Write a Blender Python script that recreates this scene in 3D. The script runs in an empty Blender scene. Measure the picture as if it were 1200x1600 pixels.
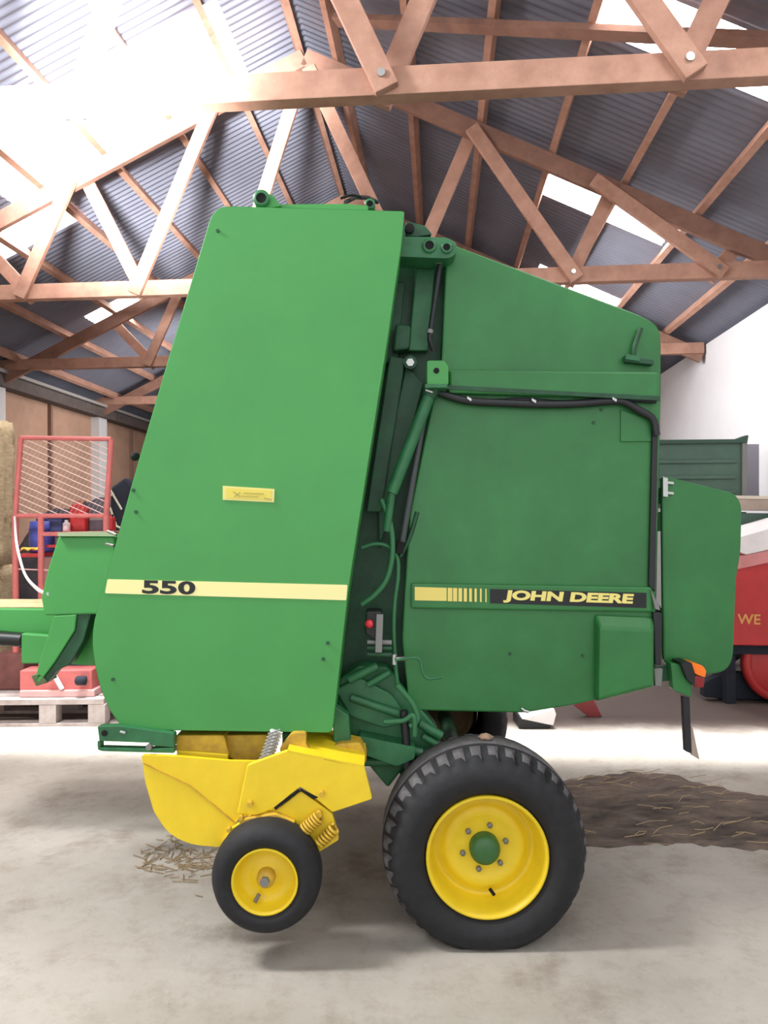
import bpy, bmesh, math, random
from mathutils import Vector, Matrix, noise
random.seed(7)
C = bpy.context.scene.collection
SC = bpy.context.scene
PI = math.pi

# ------------------------------------------------------------------ camera
F = 1200.0; CAMH = 1.65
PITCH = math.atan(15 / 1200.0); ROLL = math.radians(.55); YAW = math.radians(4.0)
cr, sr = math.cos(ROLL), math.sin(ROLL); cp, sp = math.cos(PITCH), math.sin(PITCH)
def tilt(x, y, z): return Vector((x, y * cp - z * sp, y * sp + z * cp))
def ray(px, py):
    x = px - 600; y = 800 - py
    return tilt(x * cr + y * sr, F, -x * sr + y * cr)
CAMP = Vector((0, 0, CAMH))
cam = bpy.data.cameras.new('camera'); co = bpy.data.objects.new('camera', cam); C.objects.link(co)
rgt, up, bk = tilt(cr, 0, -sr), tilt(sr, 0, cr), tilt(0, -1, 0)
m = Matrix.Identity(4)
for i, v in enumerate((rgt, up, bk)):
    for j in range(3): m[j][i] = v[j]
m.translation = CAMP
co.matrix_world = m
cam.sensor_fit = 'VERTICAL'; cam.sensor_height = 36; cam.lens = F / 1600 * 36; cam.clip_start = .05; cam.clip_end = 200
SC.camera = co

def P(px, py, Y):                       # point at depth Y on the sight line measured in the photo
    r = ray(px, py); return CAMP + r * (Y / r.y)
EX = Vector((math.cos(YAW), -math.sin(YAW), 0)); EY = Vector((math.sin(YAW), math.cos(YAW), 0))
def B(a, d, h=0): return EX * a + EY * d + Vector((0, 0, h))      # building axes, h above the floor
def PB(px, py, d):                      # a point of the building plane at depth d
    r = ray(px, py); t = d / r.dot(EY); return CAMP + r * t
def ground(px, py, z=0):
    r = ray(px, py); t = (z - CAMH) / r.z; return CAMP + r * t

# ------------------------------------------------------------------ materials
MATS = {}
def mat(name, col, rough=.6, metal=0, var=0, scale=6, col2=None, bump=0, bscale=40, emit=0, stretch=None, spec=.5):
    if name in MATS: return MATS[name]
    M = bpy.data.materials.new(name); M.use_nodes = True
    N = M.node_tree.nodes; L = M.node_tree.links; b = N['Principled BSDF']
    b.inputs['Base Color'].default_value = (*col, 1); b.inputs['Roughness'].default_value = rough; b.inputs['Metallic'].default_value = metal
    b.inputs['Specular IOR Level'].default_value = spec
    tc = N.new('ShaderNodeTexCoord'); mp = N.new('ShaderNodeMapping'); L.new(tc.outputs['Object'], mp.inputs[0])
    if stretch: mp.inputs['Scale'].default_value = stretch
    if var or col2:
        n = N.new('ShaderNodeTexNoise'); n.inputs['Scale'].default_value = scale; n.inputs['Detail'].default_value = 6; n.inputs['Roughness'].default_value = .65
        L.new(mp.outputs[0], n.inputs['Vector'])
        r = N.new('ShaderNodeValToRGB'); L.new(n.outputs['Fac'], r.inputs[0])
        c2 = col2 or tuple(c * (1 - var) for c in col)
        r.color_ramp.elements[0].position = .35; r.color_ramp.elements[1].position = .65
        r.color_ramp.elements[0].color = (*c2, 1); r.color_ramp.elements[1].color = (*col, 1)
        L.new(r.outputs[0], b.inputs['Base Color'])
    if bump:
        n2 = N.new('ShaderNodeTexNoise'); n2.inputs['Scale'].default_value = bscale; n2.inputs['Detail'].default_value = 4; L.new(mp.outputs[0], n2.inputs['Vector'])
        bn = N.new('ShaderNodeBump'); bn.inputs['Strength'].default_value = bump; bn.inputs['Distance'].default_value = .01
        L.new(n2.outputs['Fac'], bn.inputs['Height']); L.new(bn.outputs[0], b.inputs['Normal'])
    if emit:
        b.inputs['Emission Color'].default_value = (*col, 1); b.inputs['Emission Strength'].default_value = emit
    MATS[name] = M; return M
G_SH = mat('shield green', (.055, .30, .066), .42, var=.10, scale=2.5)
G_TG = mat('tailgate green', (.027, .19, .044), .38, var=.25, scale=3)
G_DK = mat('dark chassis and shade green', (.012, .085, .032), .5, var=.5, scale=9)  # chassis paint, also the painted shade of the recess and jack side
G_MID = mat('frame green', (.028, .17, .062), .45, var=.4, scale=8)
G_HOSE = mat('green hose', (.03, .16, .06), .5)
YEL = mat('implement yellow', (.86, .62, .018), .42, var=.12, scale=5)
YEL_D = mat('worn yellow', (.66, .42, .03), .6, col2=(.42, .25, .03), scale=14)
CREAM = mat('cream decal', (.86, .80, .36), .5)
DECAL_Y = mat('yellow decal', (.80, .66, .17), .5)
BLK = mat('black decal', (.006, .008, .008), .5)
RUB = mat('tyre rubber', (.013, .013, .016), .75, var=.4, scale=20, bump=.15, bscale=60)
DUST = mat('dusty tread', (.13, .12, .125), .9, var=.4, scale=30)
HOSEB = mat('black hose', (.012, .013, .016), .5)
HOLE = mat('hole black', (.004, .004, .004), .9)
STEEL = mat('steel', (.5, .5, .48), .35, metal=.9)
GREYP = mat('grey steel', (.22, .22, .21), .5, metal=.3)
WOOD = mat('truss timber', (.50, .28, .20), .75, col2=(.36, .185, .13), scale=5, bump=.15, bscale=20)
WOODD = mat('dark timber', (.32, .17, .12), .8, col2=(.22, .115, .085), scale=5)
WOODE = mat('pale timber', (.62, .40, .28), .75, var=.2, scale=5)
SHEET = mat('roof sheet', (.19, .195, .245), .6, var=.22, scale=1.2)
SKY = mat('skylight', (1, 1, 1), .5, emit=8)
CONC = mat('white plaster', (.74, .73, .75), .85, var=.06, scale=1.5)
BRICK = mat('brown panel', (.48, .29, .20), .85, var=.2, scale=2)
COLW = mat('column paint', (.66, .64, .64), .8, var=.1, scale=3)
STRAW = mat('straw', (.85, .70, .46), .9, col2=(.62, .47, .27), scale=9, bump=.8, bscale=50, stretch=(1, 1, 5))
STRAWP = mat('straw stems', (.42, .31, .18), .9)
RED = mat('red paint', (.50, .028, .03), .4, var=.2, scale=4)
REDP = mat('faded red paint', (.62, .16, .15), .6, var=.2, scale=8)
PINK = mat('pale pink paint', (.70, .42, .40), .6, var=.15)
GOLD = mat('gold lettering', (.62, .33, .09), .6)
WHITEP = mat('white paint', (.78, .74, .74), .6, var=.1)
BLUE = mat('blue plastic', (.07, .09, .42), .45)
BLUED = mat('dark blue plastic', (.03, .05, .16), .45)
TARP = mat('grey tarp', (.115, .105, .125), .8, var=.5, scale=6, bump=.5, bscale=12)
BAG = mat('black cloth', (.018, .022, .035), .9, bump=.4, bscale=20)
PALW = mat('pallet wood', (.46, .40, .38), .85, col2=(.32, .26, .24), scale=7)
GTRAIL = mat('grey green trailer', (.085, .16, .12), .6, var=.2, scale=3)
TAN = mat('tan board', (.42, .33, .27), .8, var=.2)
ORANGE = mat('orange lens', (1, .20, .01), .25)
REDL = mat('red lens', (.25, .012, .012), .25)
SPRING = mat('white hose', (.62, .62, .62), .5)
YRAG = mat('yellow rag', (.85, .60, .10), .9)

# ------------------------------------------------------------------ mesh helpers
class MB:
    def __init__(s): s.v = []; s.f = []; s.sm = []; s.uv = None
    def add(s, vs, fs, smooth=False):
        o = len(s.v); s.v += [Vector(v) for v in vs]
        for f in fs: s.f.append([i + o for i in f]); s.sm.append(smooth)
        return s
    def prism(s, pts, off):             # closed polygon of points extruded by a vector
        n = len(pts); off = Vector(off)
        vs = [Vector(p) for p in pts] + [Vector(p) + off for p in pts]
        fs = [list(range(n)), list(range(2 * n - 1, n - 1, -1))] + [[(i + 1) % n, i, n + i, n + (i + 1) % n] for i in range(n)]
        return s.add(vs, fs)
    def box(s, c, size, ax=None):
        c = Vector(c); ax = ax or (Vector((1, 0, 0)), Vector((0, 1, 0)), Vector((0, 0, 1)))
        vs = []
        for k in range(8):
            p = Vector(c)
            for i in range(3): p += ax[i] * (size[i] * (.5 if k >> i & 1 else -.5))
            vs.append(p)
        return s.add(vs, [[0, 2, 3, 1], [4, 5, 7, 6], [0, 1, 5, 4], [2, 6, 7, 3], [0, 4, 6, 2], [1, 3, 7, 5]])
    def beam(s, p, q, w, t, nrm):       # timber from p to q, w across in its plane, t along nrm
        p, q, nrm = Vector(p), Vector(q), Vector(nrm).normalized()
        d = (q - p); L = d.length; d.normalize(); u = nrm.cross(d).normalized(); n2 = d.cross(u)
        return s.box((p + q) / 2, (L, w, t), (d, u, n2))
    def tube(s, path, r, n=8, cap=True, radii=None):
        path = [Vector(p) for p in path]; rings = []
        prev = None
        for i, p in enumerate(path):
            d = (path[min(i + 1, len(path) - 1)] - path[max(i - 1, 0)]).normalized()
            if prev is None:
                u = d.orthogonal().normalized()
            else:
                u = (prev - d * prev.dot(d)).normalized()
            prev = u; w = d.cross(u); rr = radii[i] if radii else r
            rings.append([p + u * (rr * math.cos(2 * PI * k / n)) + w * (rr * math.sin(2 * PI * k / n)) for k in range(n)])
        vs = [v for R in rings for v in R]; fs = []
        for i in range(len(rings) - 1):
            for k in range(n): fs.append([i * n + k, i * n + (k + 1) % n, (i + 1) * n + (k + 1) % n, (i + 1) * n + k])
        s.add(vs, fs, True)
        if cap:
            s.add(rings[0], [list(range(n))[::-1]]); s.add(rings[-1], [list(range(n))])
        return s
    def lathe(s, c, prof, n=48, axis='Y', smooth=True, mod=None):   # profile [(radius, along)]
        c = Vector(c); vs = []; fs = []; m_ = len(prof)
        for k in range(n):
            a = 2 * PI * k / n; ca, sa = math.cos(a), math.sin(a)
            for j, (r, y) in enumerate(prof):
                if mod: r, y = mod(k, j, r, y)
                if axis == 'Y': vs.append(c + Vector((r * ca, y, r * sa)))
                elif axis == 'X': vs.append(c + Vector((y, r * ca, r * sa)))
                else: vs.append(c + Vector((r * ca, r * sa, y)))
        for k in range(n):
            for j in range(m_ - 1):
                a0 = k * m_ + j; b0 = ((k + 1) % n) * m_ + j
                fs.append([a0, a0 + 1, b0 + 1, b0])
        return s.add(vs, fs, smooth)
    def disc(s, c, r, t, n=24, axis='Y'):
        return s.lathe(c, [(0.0001, 0), (r, 0), (r, t), (0.0001, t)], n, axis, False)

def spline(pts, k=6):
    pts = [Vector(p) for p in pts]; out = []
    for i in range(len(pts) - 1):
        p0 = pts[max(i - 1, 0)]; p1 = pts[i]; p2 = pts[i + 1]; p3 = pts[min(i + 2, len(pts) - 1)]
        for j in range(k):
            t = j / k
            out.append(.5 * ((2 * p1) + (p2 - p0) * t + (2 * p0 - 5 * p1 + 4 * p2 - p3) * t * t + (3 * p1 - p0 - 3 * p2 + p3) * t ** 3))
    out.append(pts[-1]); return out

def rpoly(pts, r, k=4, rs=None):        # round the corners of a pixel polygon
    out = []; n = len(pts)
    for i, p in enumerate(pts):
        rr = rs.get(i, r) if rs else r
        p = Vector((*p, 0)); a = Vector((*pts[i - 1], 0)); b = Vector((*pts[(i + 1) % n], 0))
        if rr <= 0: out.append((p.x, p.y)); continue
        da = (a - p); db = (b - p); ra = min(rr, da.length * .45); rb = min(rr, db.length * .45)
        q0 = p + da.normalized() * ra; q1 = p + db.normalized() * rb
        for j in range(k + 1):
            t = j / k; q = q0 * (1 - t) ** 2 + p * (2 * t * (1 - t)) + q1 * t * t
            out.append((q.x, q.y))
    return out

def wpos(o):
    v = Vector((0, 0, 0))
    while o is not None: v += o.location; o = o.parent
    return v
def obj(name, mb, material, parent=None, bevel=0, origin=None, kind=None, shade=None):
    me = bpy.data.meshes.new(name)
    lo = Vector([min(v[i] for v in mb.v) for i in range(3)]); hi = Vector([max(v[i] for v in mb.v) for i in range(3)])
    o_ = Vector(origin) if origin else (Vector(((lo.x + hi.x) / 2, (lo.y + hi.y) / 2, lo.z)) if parent is None else (lo + hi) / 2)
    me.from_pydata([v - o_ for v in mb.v], [], mb.f)
    for p, s_ in zip(me.polygons, mb.sm): p.use_smooth = s_
    bm = bmesh.new(); bm.from_mesh(me); bmesh.ops.recalc_face_normals(bm, faces=bm.faces); bm.to_mesh(me); bm.free()
    me.materials.append(material)
    o = bpy.data.objects.new(name, me); C.objects.link(o)
    if parent is not None:
        o.parent = parent; o.location = o_ - wpos(parent)
    else: o.location = o_
    if bevel:
        b = o.modifiers.new('edge', 'BEVEL'); b.width = bevel; b.segments = 2; b.limit_method = 'ANGLE'; b.angle_limit = math.radians(40)
    if kind: o['kind'] = kind
    return o
def tag(o, label, cat, group=None, kind=None):
    o['label'] = label; o['category'] = cat
    if group: o['group'] = group
    if kind: o['kind'] = kind
    return o
def thing(name, loc, label, cat, group=None):
    o = bpy.data.objects.new(name, None); C.objects.link(o); o.location = loc; o.empty_display_size = .1
    return tag(o, label, cat, group)
def struct(name, mb, material, **k): return obj(name, mb, material, kind='structure', **k)
def plate(pts, Y0, Y1): return MB().prism([P(x, y, Y0) for x, y in pts], (0, Y1 - Y0, 0))
def pbox(x0, y0, x1, y1, Y0, Y1): return plate([(x0, y0), (x1, y0), (x1, y1), (x0, y1)], Y0, Y1)

def text_mb(body, p0, p1, h, nrm, depth=.003, offset=0.0, shear=0):   # letters fitted between two points of their baseline
    cu = bpy.data.curves.new('letters', 'FONT'); cu.body = body; cu.size = 1; cu.offset = offset; cu.shear = shear; cu.resolution_u = 4
    t = bpy.data.objects.new('letters', cu); C.objects.link(t)
    dg = bpy.context.evaluated_depsgraph_get(); me = t.evaluated_get(dg).to_mesh()
    vs = [v.co.copy() for v in me.vertices]; fs = [list(p.vertices) for p in me.polygons]
    t.evaluated_get(dg).to_mesh_clear(); bpy.data.objects.remove(t); bpy.data.curves.remove(cu)
    x0 = min(v.x for v in vs); x1 = max(v.x for v in vs); y0 = min(v.y for v in vs); y1 = max(v.y for v in vs)
    p0, p1, nrm = Vector(p0), Vector(p1), Vector(nrm); d = p1 - p0; upv = nrm.cross(d).normalized()
    if upv.z < 0: upv = -upv
    W = [p0 + d * ((v.x - x0) / (x1 - x0)) + upv * (h * (v.y - y0) / (y1 - y0)) for v in vs]
    mb = MB(); mb.add([w - nrm * depth for w in W], fs)
    from collections import Counter
    ec = Counter()
    for f in fs:
        for i in range(len(f)): ec[tuple(sorted((f[i], f[(i + 1) % len(f)])))] += 1
    n = len(W); k = len(mb.v); mb.v += W
    for (a, b), c in ec.items():
        if c == 1: mb.f.append([a, b, b + k, a + k]); mb.sm.append(False)
    return mb

# ================================================================== BUILDING
AX, SL, RH = -1.26, .48, 4.72 + CAMH           # ridge offset, slope, ridge height
HL, HR = 5.24, 4.94                            # half widths
D0, D1 = 1.2, 21.0
TR = [4.07, 7.42, 10.77, 14.12, 17.47]
HC = 2.33 + CAMH                               # centre height of the bottom chords
def roofh(a): return RH - SL * abs(a - AX)
# floor
fl = MB(); n = 1
cs = [B(-9, -3), B(9, -3), B(9, 23), B(-9, 23)]
fl.add(cs + [c - Vector((0, 0, .2)) for c in cs], [[0, 1, 2, 3], [7, 6, 5, 4], [0, 4, 5, 1], [1, 5, 6, 2], [2, 6, 7, 3], [3, 7, 4, 0]])
def floor_mat():
    M = bpy.data.materials.new('concrete floor'); M.use_nodes = True
    N = M.node_tree.nodes; L = M.node_tree.links; b = N['Principled BSDF']; b.inputs['Roughness'].default_value = .75
    g = N.new('ShaderNodeNewGeometry')
    def noise(sc, det=6, rough=.6):
        n = N.new('ShaderNodeTexNoise'); n.inputs['Scale'].default_value = sc; n.inputs['Detail'].default_value = det; n.inputs['Roughness'].default_value = rough
        L.new(g.outputs['Position'], n.inputs['Vector']); return n
    def ramp(src, p0, c0, p1, c1):
        r = N.new('ShaderNodeValToRGB'); L.new(src, r.inputs[0]); e = r.color_ramp.elements
        e[0].position = p0; e[0].color = (*c0, 1); e[1].position = p1; e[1].color = (*c1, 1); return r
    a = ramp(noise(.9).outputs['Fac'], .3, (.29, .26, .215), .7, (.44, .41, .365))
    s = ramp(noise(2.3, 8, .7).outputs['Fac'], .28, (.52, .46, .40), .46, (1, 1, 1))
    s2 = ramp(noise(9, 8, .75).outputs['Fac'], .3, (.78, .74, .70), .5, (1, 1, 1))
    mx = N.new('ShaderNodeMixRGB'); mx.blend_type = 'MULTIPLY'; mx.inputs[0].default_value = .75; L.new(a.outputs[0], mx.inputs[1]); L.new(s.outputs[0], mx.inputs[2])
    m2 = N.new('ShaderNodeMixRGB'); m2.blend_type = 'MULTIPLY'; m2.inputs[0].default_value = .8; L.new(mx.outputs[0], m2.inputs[1]); L.new(s2.outputs[0], m2.inputs[2])
    # the floor turns darker brown towards the back, along a noisy edge
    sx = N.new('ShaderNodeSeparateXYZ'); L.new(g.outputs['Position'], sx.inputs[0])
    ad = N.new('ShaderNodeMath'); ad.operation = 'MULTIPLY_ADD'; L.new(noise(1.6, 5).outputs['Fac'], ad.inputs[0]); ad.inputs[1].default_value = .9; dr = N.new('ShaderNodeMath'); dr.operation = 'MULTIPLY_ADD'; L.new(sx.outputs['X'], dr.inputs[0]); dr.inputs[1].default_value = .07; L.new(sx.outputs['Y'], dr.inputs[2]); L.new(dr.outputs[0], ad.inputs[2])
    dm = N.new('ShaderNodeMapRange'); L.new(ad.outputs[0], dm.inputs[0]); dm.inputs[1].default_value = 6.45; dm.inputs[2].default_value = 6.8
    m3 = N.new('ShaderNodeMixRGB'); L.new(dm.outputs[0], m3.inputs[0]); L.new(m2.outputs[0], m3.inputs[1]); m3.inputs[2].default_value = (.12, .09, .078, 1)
    L.new(m3.outputs[0], b.inputs['Base Color'])
    bn = N.new('ShaderNodeBump'); bn.inputs['Strength'].default_value = .25; bn.inputs['Distance'].default_value = .01
    L.new(noise(25).outputs['Fac'], bn.inputs['Height']); L.new(bn.outputs[0], b.inputs['Normal'])
    return M
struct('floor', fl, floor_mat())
# skylight panels: (side, |s0|, |s1|, d0, d1), s measured level from the ridge
LIGHTS = [(1, 2.45, 3.72, 5.18, 5.76), (1, 2.45, 3.75, 8.08, 8.62), (1, 2.70, 3.80, 10.66, 11.2), (1, 2.45, 3.75, 13.5, 14.0),
          (-1, .60, 3.10, 6.45, 7.68), (-1, 2.72, 3.75, 7.90, 8.48), (-1, 2.72, 3.80, 10.72, 11.5), (-1, 1.4, 3.75, 2.1, 3.0), (1, 2.45, 3.75, 2.3, 2.9)]  # last two panels are unseen, added to light the baler's near side
PITCHC = .09
def roof_piece(side, s0, s1, d0, d1):           # a corrugated sheet, ridges running down the slope
    mb = MB(); nd = max(2, int(round((d1 - d0) / (PITCHC / 6)))); rows = []
    for s_ in (s0, s1):
        for i in range(nd + 1):
            d = d0 + (d1 - d0) * i / nd
            rows.append(B(AX + side * s_, d, RH + .10 - SL * s_ + .008 * math.sin(2 * PI * d / PITCHC)))
    mb.add(rows, [[i, i + 1, nd + 2 + i, nd + 1 + i] for i in range(nd)], True)
    return mb
for side, half, nm in ((-1, HL + .25, 'ceiling_left'), (1, HR + .25, 'ceiling_right')):
    holes = [l for l in LIGHTS if l[0] == side]
    scuts = sorted({0, half} | {h[1] for h in holes} | {h[2] for h in holes})
    dcuts = sorted({D0, D1} | {h[3] for h in holes} | {h[4] for h in holes})
    mb = MB()
    for i in range(len(scuts) - 1):
        for j in range(len(dcuts) - 1):
            sm, dm = (scuts[i] + scuts[i + 1]) / 2, (dcuts[j] + dcuts[j + 1]) / 2
            if any(h[1] < sm < h[2] and h[3] < dm < h[4] for h in holes): continue
            q = roof_piece(side, scuts[i], scuts[i + 1], dcuts[j], dcuts[j + 1])
            mb.add(q.v, q.f, True)
    struct(nm, mb, SHEET)
for i, l in enumerate(LIGHTS):
    struct('window_%d' % (i + 1), roof_piece(*l), SKY)
# walls
def wall(a, h, t):
    mb = MB(); mb.prism([B(a, D0 - 3, 0), B(a, D1, 0), B(a, D1, h), B(a, D0 - 3, h)], EX * t); return mb
struct('wall_right', wall(AX + HR, roofh(AX + HR) + .03, .25), CONC)
wl = struct('wall_left', wall(AX - HL, roofh(AX - HL) - .02, -.25), BRICK)
mb = MB(); mb.prism([B(AX - HL - .25, D1, 0), B(AX + HR + .25, D1, 0), B(AX + HR + .25, D1, roofh(AX + HR)), B(AX, D1, RH), B(AX - HL - .25, D1, roofh(AX - HL))], EY * .25)
struct('wall_back', mb, BRICK)
aL = AX - HL
for i, d in enumerate((7.35, 10.72, 14.2, 17.6)):
    struct('column_%d' % (i + 1), MB().box(B(aL + .08, d, 1.85), (.16, .34, 3.7), (EX, EY, Vector((0, 0, 1)))), COLW)
mb = MB()
for d in (9.0, 12.45, 15.85, 19.2): mb.box(B(aL + .03, d, 1.85), (.06, .07, 3.7), (EX, EY, Vector((0, 0, 1))))
struct('trim_1', mb, mat('panel joint', (.24, .14, .10), .9))
struct('trim_2', MB().box(B(aL + .14, 10, roofh(aL) - .10), (.2, 22, .17), (EX, EY, Vector((0, 0, 1)))), mat('eave beam', (.13, .10, .09), .8, var=.3))
struct('trim_3', MB().box(B(aL + .27, 10, roofh(aL) + .02), (.05, 22, .05), (EX, EY, Vector((0, 0, 1)))), mat('eave gutter', (.34, .31, .29), .6))

# trusses -----------------------------------------------------------
def truss(d, label, near=False):
    t = thing('roof_truss', B(AX, d, HC), label, 'truss', 'timber roof trusses')
    U = Vector((0, 0, 1)); ca = .15
    def bp(a, h, dd=0): return B(a, d + dd, HC + h)
    ch = obj('bottom_chord', MB().beam(bp(AX - HL + .05, 0), bp(AX + HR - .03, 0), .15, .10, EY), WOOD, t, .004)
    for sd, half in ((-1, HL), (1, HR)):
        mb = MB(); a1 = AX + sd * (half - .05)
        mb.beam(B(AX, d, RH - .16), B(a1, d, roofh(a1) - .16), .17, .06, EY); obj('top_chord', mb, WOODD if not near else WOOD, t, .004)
    T = lambda a: (a, roofh(a) - .18 - HC)
    off = -.28 if near else 0
    webs = [((AX + .05, RH - .3 - HC), (-.27, 0), -1), ((-.27, 0), T(.36), 1), (T(.36), (1.30, 0), -1), ((1.30, 0), T(1.68), 1), (T(1.5), (2.64, 0), -1), ((2.64, 0), T(2.85), 1),
            (T(-3.5), (-2.93, 0), 1), ((-2.93, 0), T(-2.15), -1), (T(-3.6), (-4.1, 0), -1), ((-4.1, 0), T(-4.65), 1), ((AX - .05, RH - .3 - HC), (-2.0, 0), 1)]
    if near: webs = webs[:6]
    for p, q, s_ in webs:
        w = (.19 if near and s_ < 0 else .13)
        p = Vector(p); q = Vector(q); dr = (q - p).normalized(); lo, hi = (p, q) if p.y < q.y else (q, p)
        lo2 = lo - (hi - lo).normalized() * .07
        obj('web_member', MB().beam(bp(lo2.x + off, lo2.y, s_ * .076), bp(hi.x + off, hi.y, s_ * .076), w, .05, EY), WOOD, t, .004)
    for a, h in ((-.27, 0), (1.30, 0), (2.64, 0), (-2.93, 0))[:3 if near else 4]:
        obj('bolt', MB().disc(bp(a + off, h + .01, -.115), .022, .014, 12), STEEL, t)
    if near:
        obj('splice_plate', MB().beam(bp(-1.35, .012, -.062), bp(-.79, .025, -.062), .13, .025, EY), WOODE, t, .004)
        obj('splice_plate', MB().beam(bp(-1.5, -.085, 0), bp(-.36, -.085, 0), .02, .10, EY), WOOD, t, .004)
        for a in (-1.0, -.93): obj('bolt', MB().disc(bp(a, .03, -.086), .02, .014, 12), STEEL, t)
    return t
truss(TR[0], 'nearest timber roof truss, its bottom chord with splice plate crossing above the baler')
truss(TR[1], 'timber roof truss second from the camera, its V webs just above the baler')
truss(TR[2], 'timber roof truss third from the camera, its end resting on the white wall')
truss(TR[3], 'timber roof truss fourth from the camera, mostly hidden behind the baler')
truss(TR[4], 'darkest and farthest timber roof truss, low over the brown panelled wall')
ORD = ['first', 'second', 'third', 'fourth', 'fifth', 'sixth', 'seventh', 'eighth', 'ninth']
def purlin(side, s_, label, grp):
    a = AX + side * s_; nrm = Vector((0, 0, 1))
    sl = (EX * side - Vector((0, 0, SL))).normalized(); nn = sl.cross(EY)
    mb = MB().box(B(a, (D0 + D1) / 2 - .02, RH - SL * s_ + .015), (.06, D1 - D0 - .06, .12), (sl, EY, sl.cross(EY)))
    tag(obj('purlin', mb, WOOD, None), label, 'purlin', grp)
for i, s_ in enumerate((.33, 1.05, 1.73, 2.41, 3.09, 3.77, 4.45)):
    purlin(1, s_, '%s timber purlin down from the ridge on the roof slope above the white wall' % ORD[i], 'purlins on the slope above the white wall')
for i, s_ in enumerate((.07, .72, 1.38, 2.05, 2.70, 3.40, 4.10, 4.80)):
    purlin(-1, s_, '%s timber purlin down from the ridge on the roof slope with the large bright skylight' % ORD[i], 'purlins on the slope with the large skylight')
# diagonal brace under the right slope
def roofray(px, py, drop):
    r = ray(px, py); a, d, h = r.dot(EX), r.dot(EY), r.z
    t = (RH - drop + SL * AX - CAMH) / (h + SL * a); return CAMP + r * t
q0, q1 = roofray(525, 31, .09), roofray(1215, 64, .09)
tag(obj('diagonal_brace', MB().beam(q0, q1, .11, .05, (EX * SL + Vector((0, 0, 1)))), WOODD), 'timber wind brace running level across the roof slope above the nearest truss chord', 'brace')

# ================================================================== BALER
bal = thing('round_baler', (.35, 4.0, 0), 'large green round baler with yellow wheels and pickup standing on the concrete floor', 'baler')
YS, YT = 3.05, 3.30                              # planes of the front shield and the tailgate sheet
YN = Vector((0, 1, 0))
core = rpoly([(355, 345), (622, 345), (690, 382), (1003, 499), (1020, 530), (1018, 1055), (800, 1098), (640, 1095), (545, 1135), (240, 1128), (172, 1040), (168, 960), (222, 765)], 12)
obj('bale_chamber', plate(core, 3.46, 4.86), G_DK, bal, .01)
# front shield: sheet with a folded flange
sh = rpoly([(330, 336), (346, 322), (632, 330), (627, 385), (618, 442), (608, 515), (545, 915), (519, 1145), (195, 1140), (172, 1112), (152, 1062), (141, 988), (166, 905), (215, 722)], 8, rs={0: 12, 1: 16, 2: 4, 3: 60, 4: 60, 5: 60, 6: 40, 8: 8, 9: 20, 10: 30, 11: 40, 12: 60, 13: 200})
mb = plate(sh, YS, YS + .012)
pts = [P(x, y, YS + .006) for x, y in sh]; n = len(pts); cen = sum(pts, Vector()) / n
ins = [p + (cen - p).normalized() * .012 for p in pts]
mb.add(pts + [p + YN * .3 for p in pts] + ins + [p + YN * .3 for p in ins],
       [[i, (i + 1) % n, n + (i + 1) % n, n + i] for i in range(n)] + [[2 * n + i, 3 * n + i, 3 * n + (i + 1) % n, 2 * n + (i + 1) % n] for i in range(n)] + [[n + i, n + (i + 1) % n, 3 * n + (i + 1) % n, 3 * n + i] for i in range(n)])
shield = obj('front_shield', mb, G_SH, bal, .006)
obj('stripe_decal', plate(rpoly([(168, 905), (543, 914), (541, 938), (164, 927)], 2), YS - .002, YS), CREAM, shield)
dig = MB()
for k, (body, xa, xb) in enumerate((('5', 222, 248), ('5', 250, 276), ('0', 278, 305))):
    q = text_mb(body, P(xa, 927.5 + k * .6, YS - .002), P(xb, 928.2 + k * .6, YS - .002), .0535, YN, .0015, .035); dig.add(q.v, q.f)
obj('number_lettering', dig, BLK, shield)
lab = obj('warning_label', plate([(348, 759), (429, 764), (428, 785), (348, 781)], YS - .003, YS), mat('label pale yellow', (.72, .66, .22), .5), shield)
mb = MB(); mb.prism([P(x, y, YS - .004) for x, y in [(353, 762.5), (424, 766), (423, 781.5), (353, 778)]], (0, .002, 0)); 
obj('label_panel', mb, mat('label yellow', (.72, .60, .10), .5), lab)
mb = MB()
for x0, y0, x1, y1, w in ((364, 768, 376, 776, 1.6), (366, 776, 375, 769, 1.4), (380, 770, 412, 771.5, 1.2), (378, 775, 404, 776, 1.0), (412, 778, 424, 780.5, 1.6)):
    a, b = P(x0, y0, YS - .005), P(x1, y1, YS - .005); mb.beam(a, b, w * YS / F, .0015, YN)
obj('label_mark', mb, mat('label print', (.42, .38, .12), .6), lab)
for x, y in ((208, 766), (212, 800), (176, 1062), (505, 1030), (512, 1005), (340, 360)):
    obj('bolt', MB().disc(P(x, y, YS - .006), .007, .008, 8), G_DK, shield)
obj('mirror_knob', MB().lathe(P(211, 713, 3.2), [(.0001, -.02), (.016, -.016), (.02, 0), (.016, .016), (.0001, .02)], 12), HOLE, bal)
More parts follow.
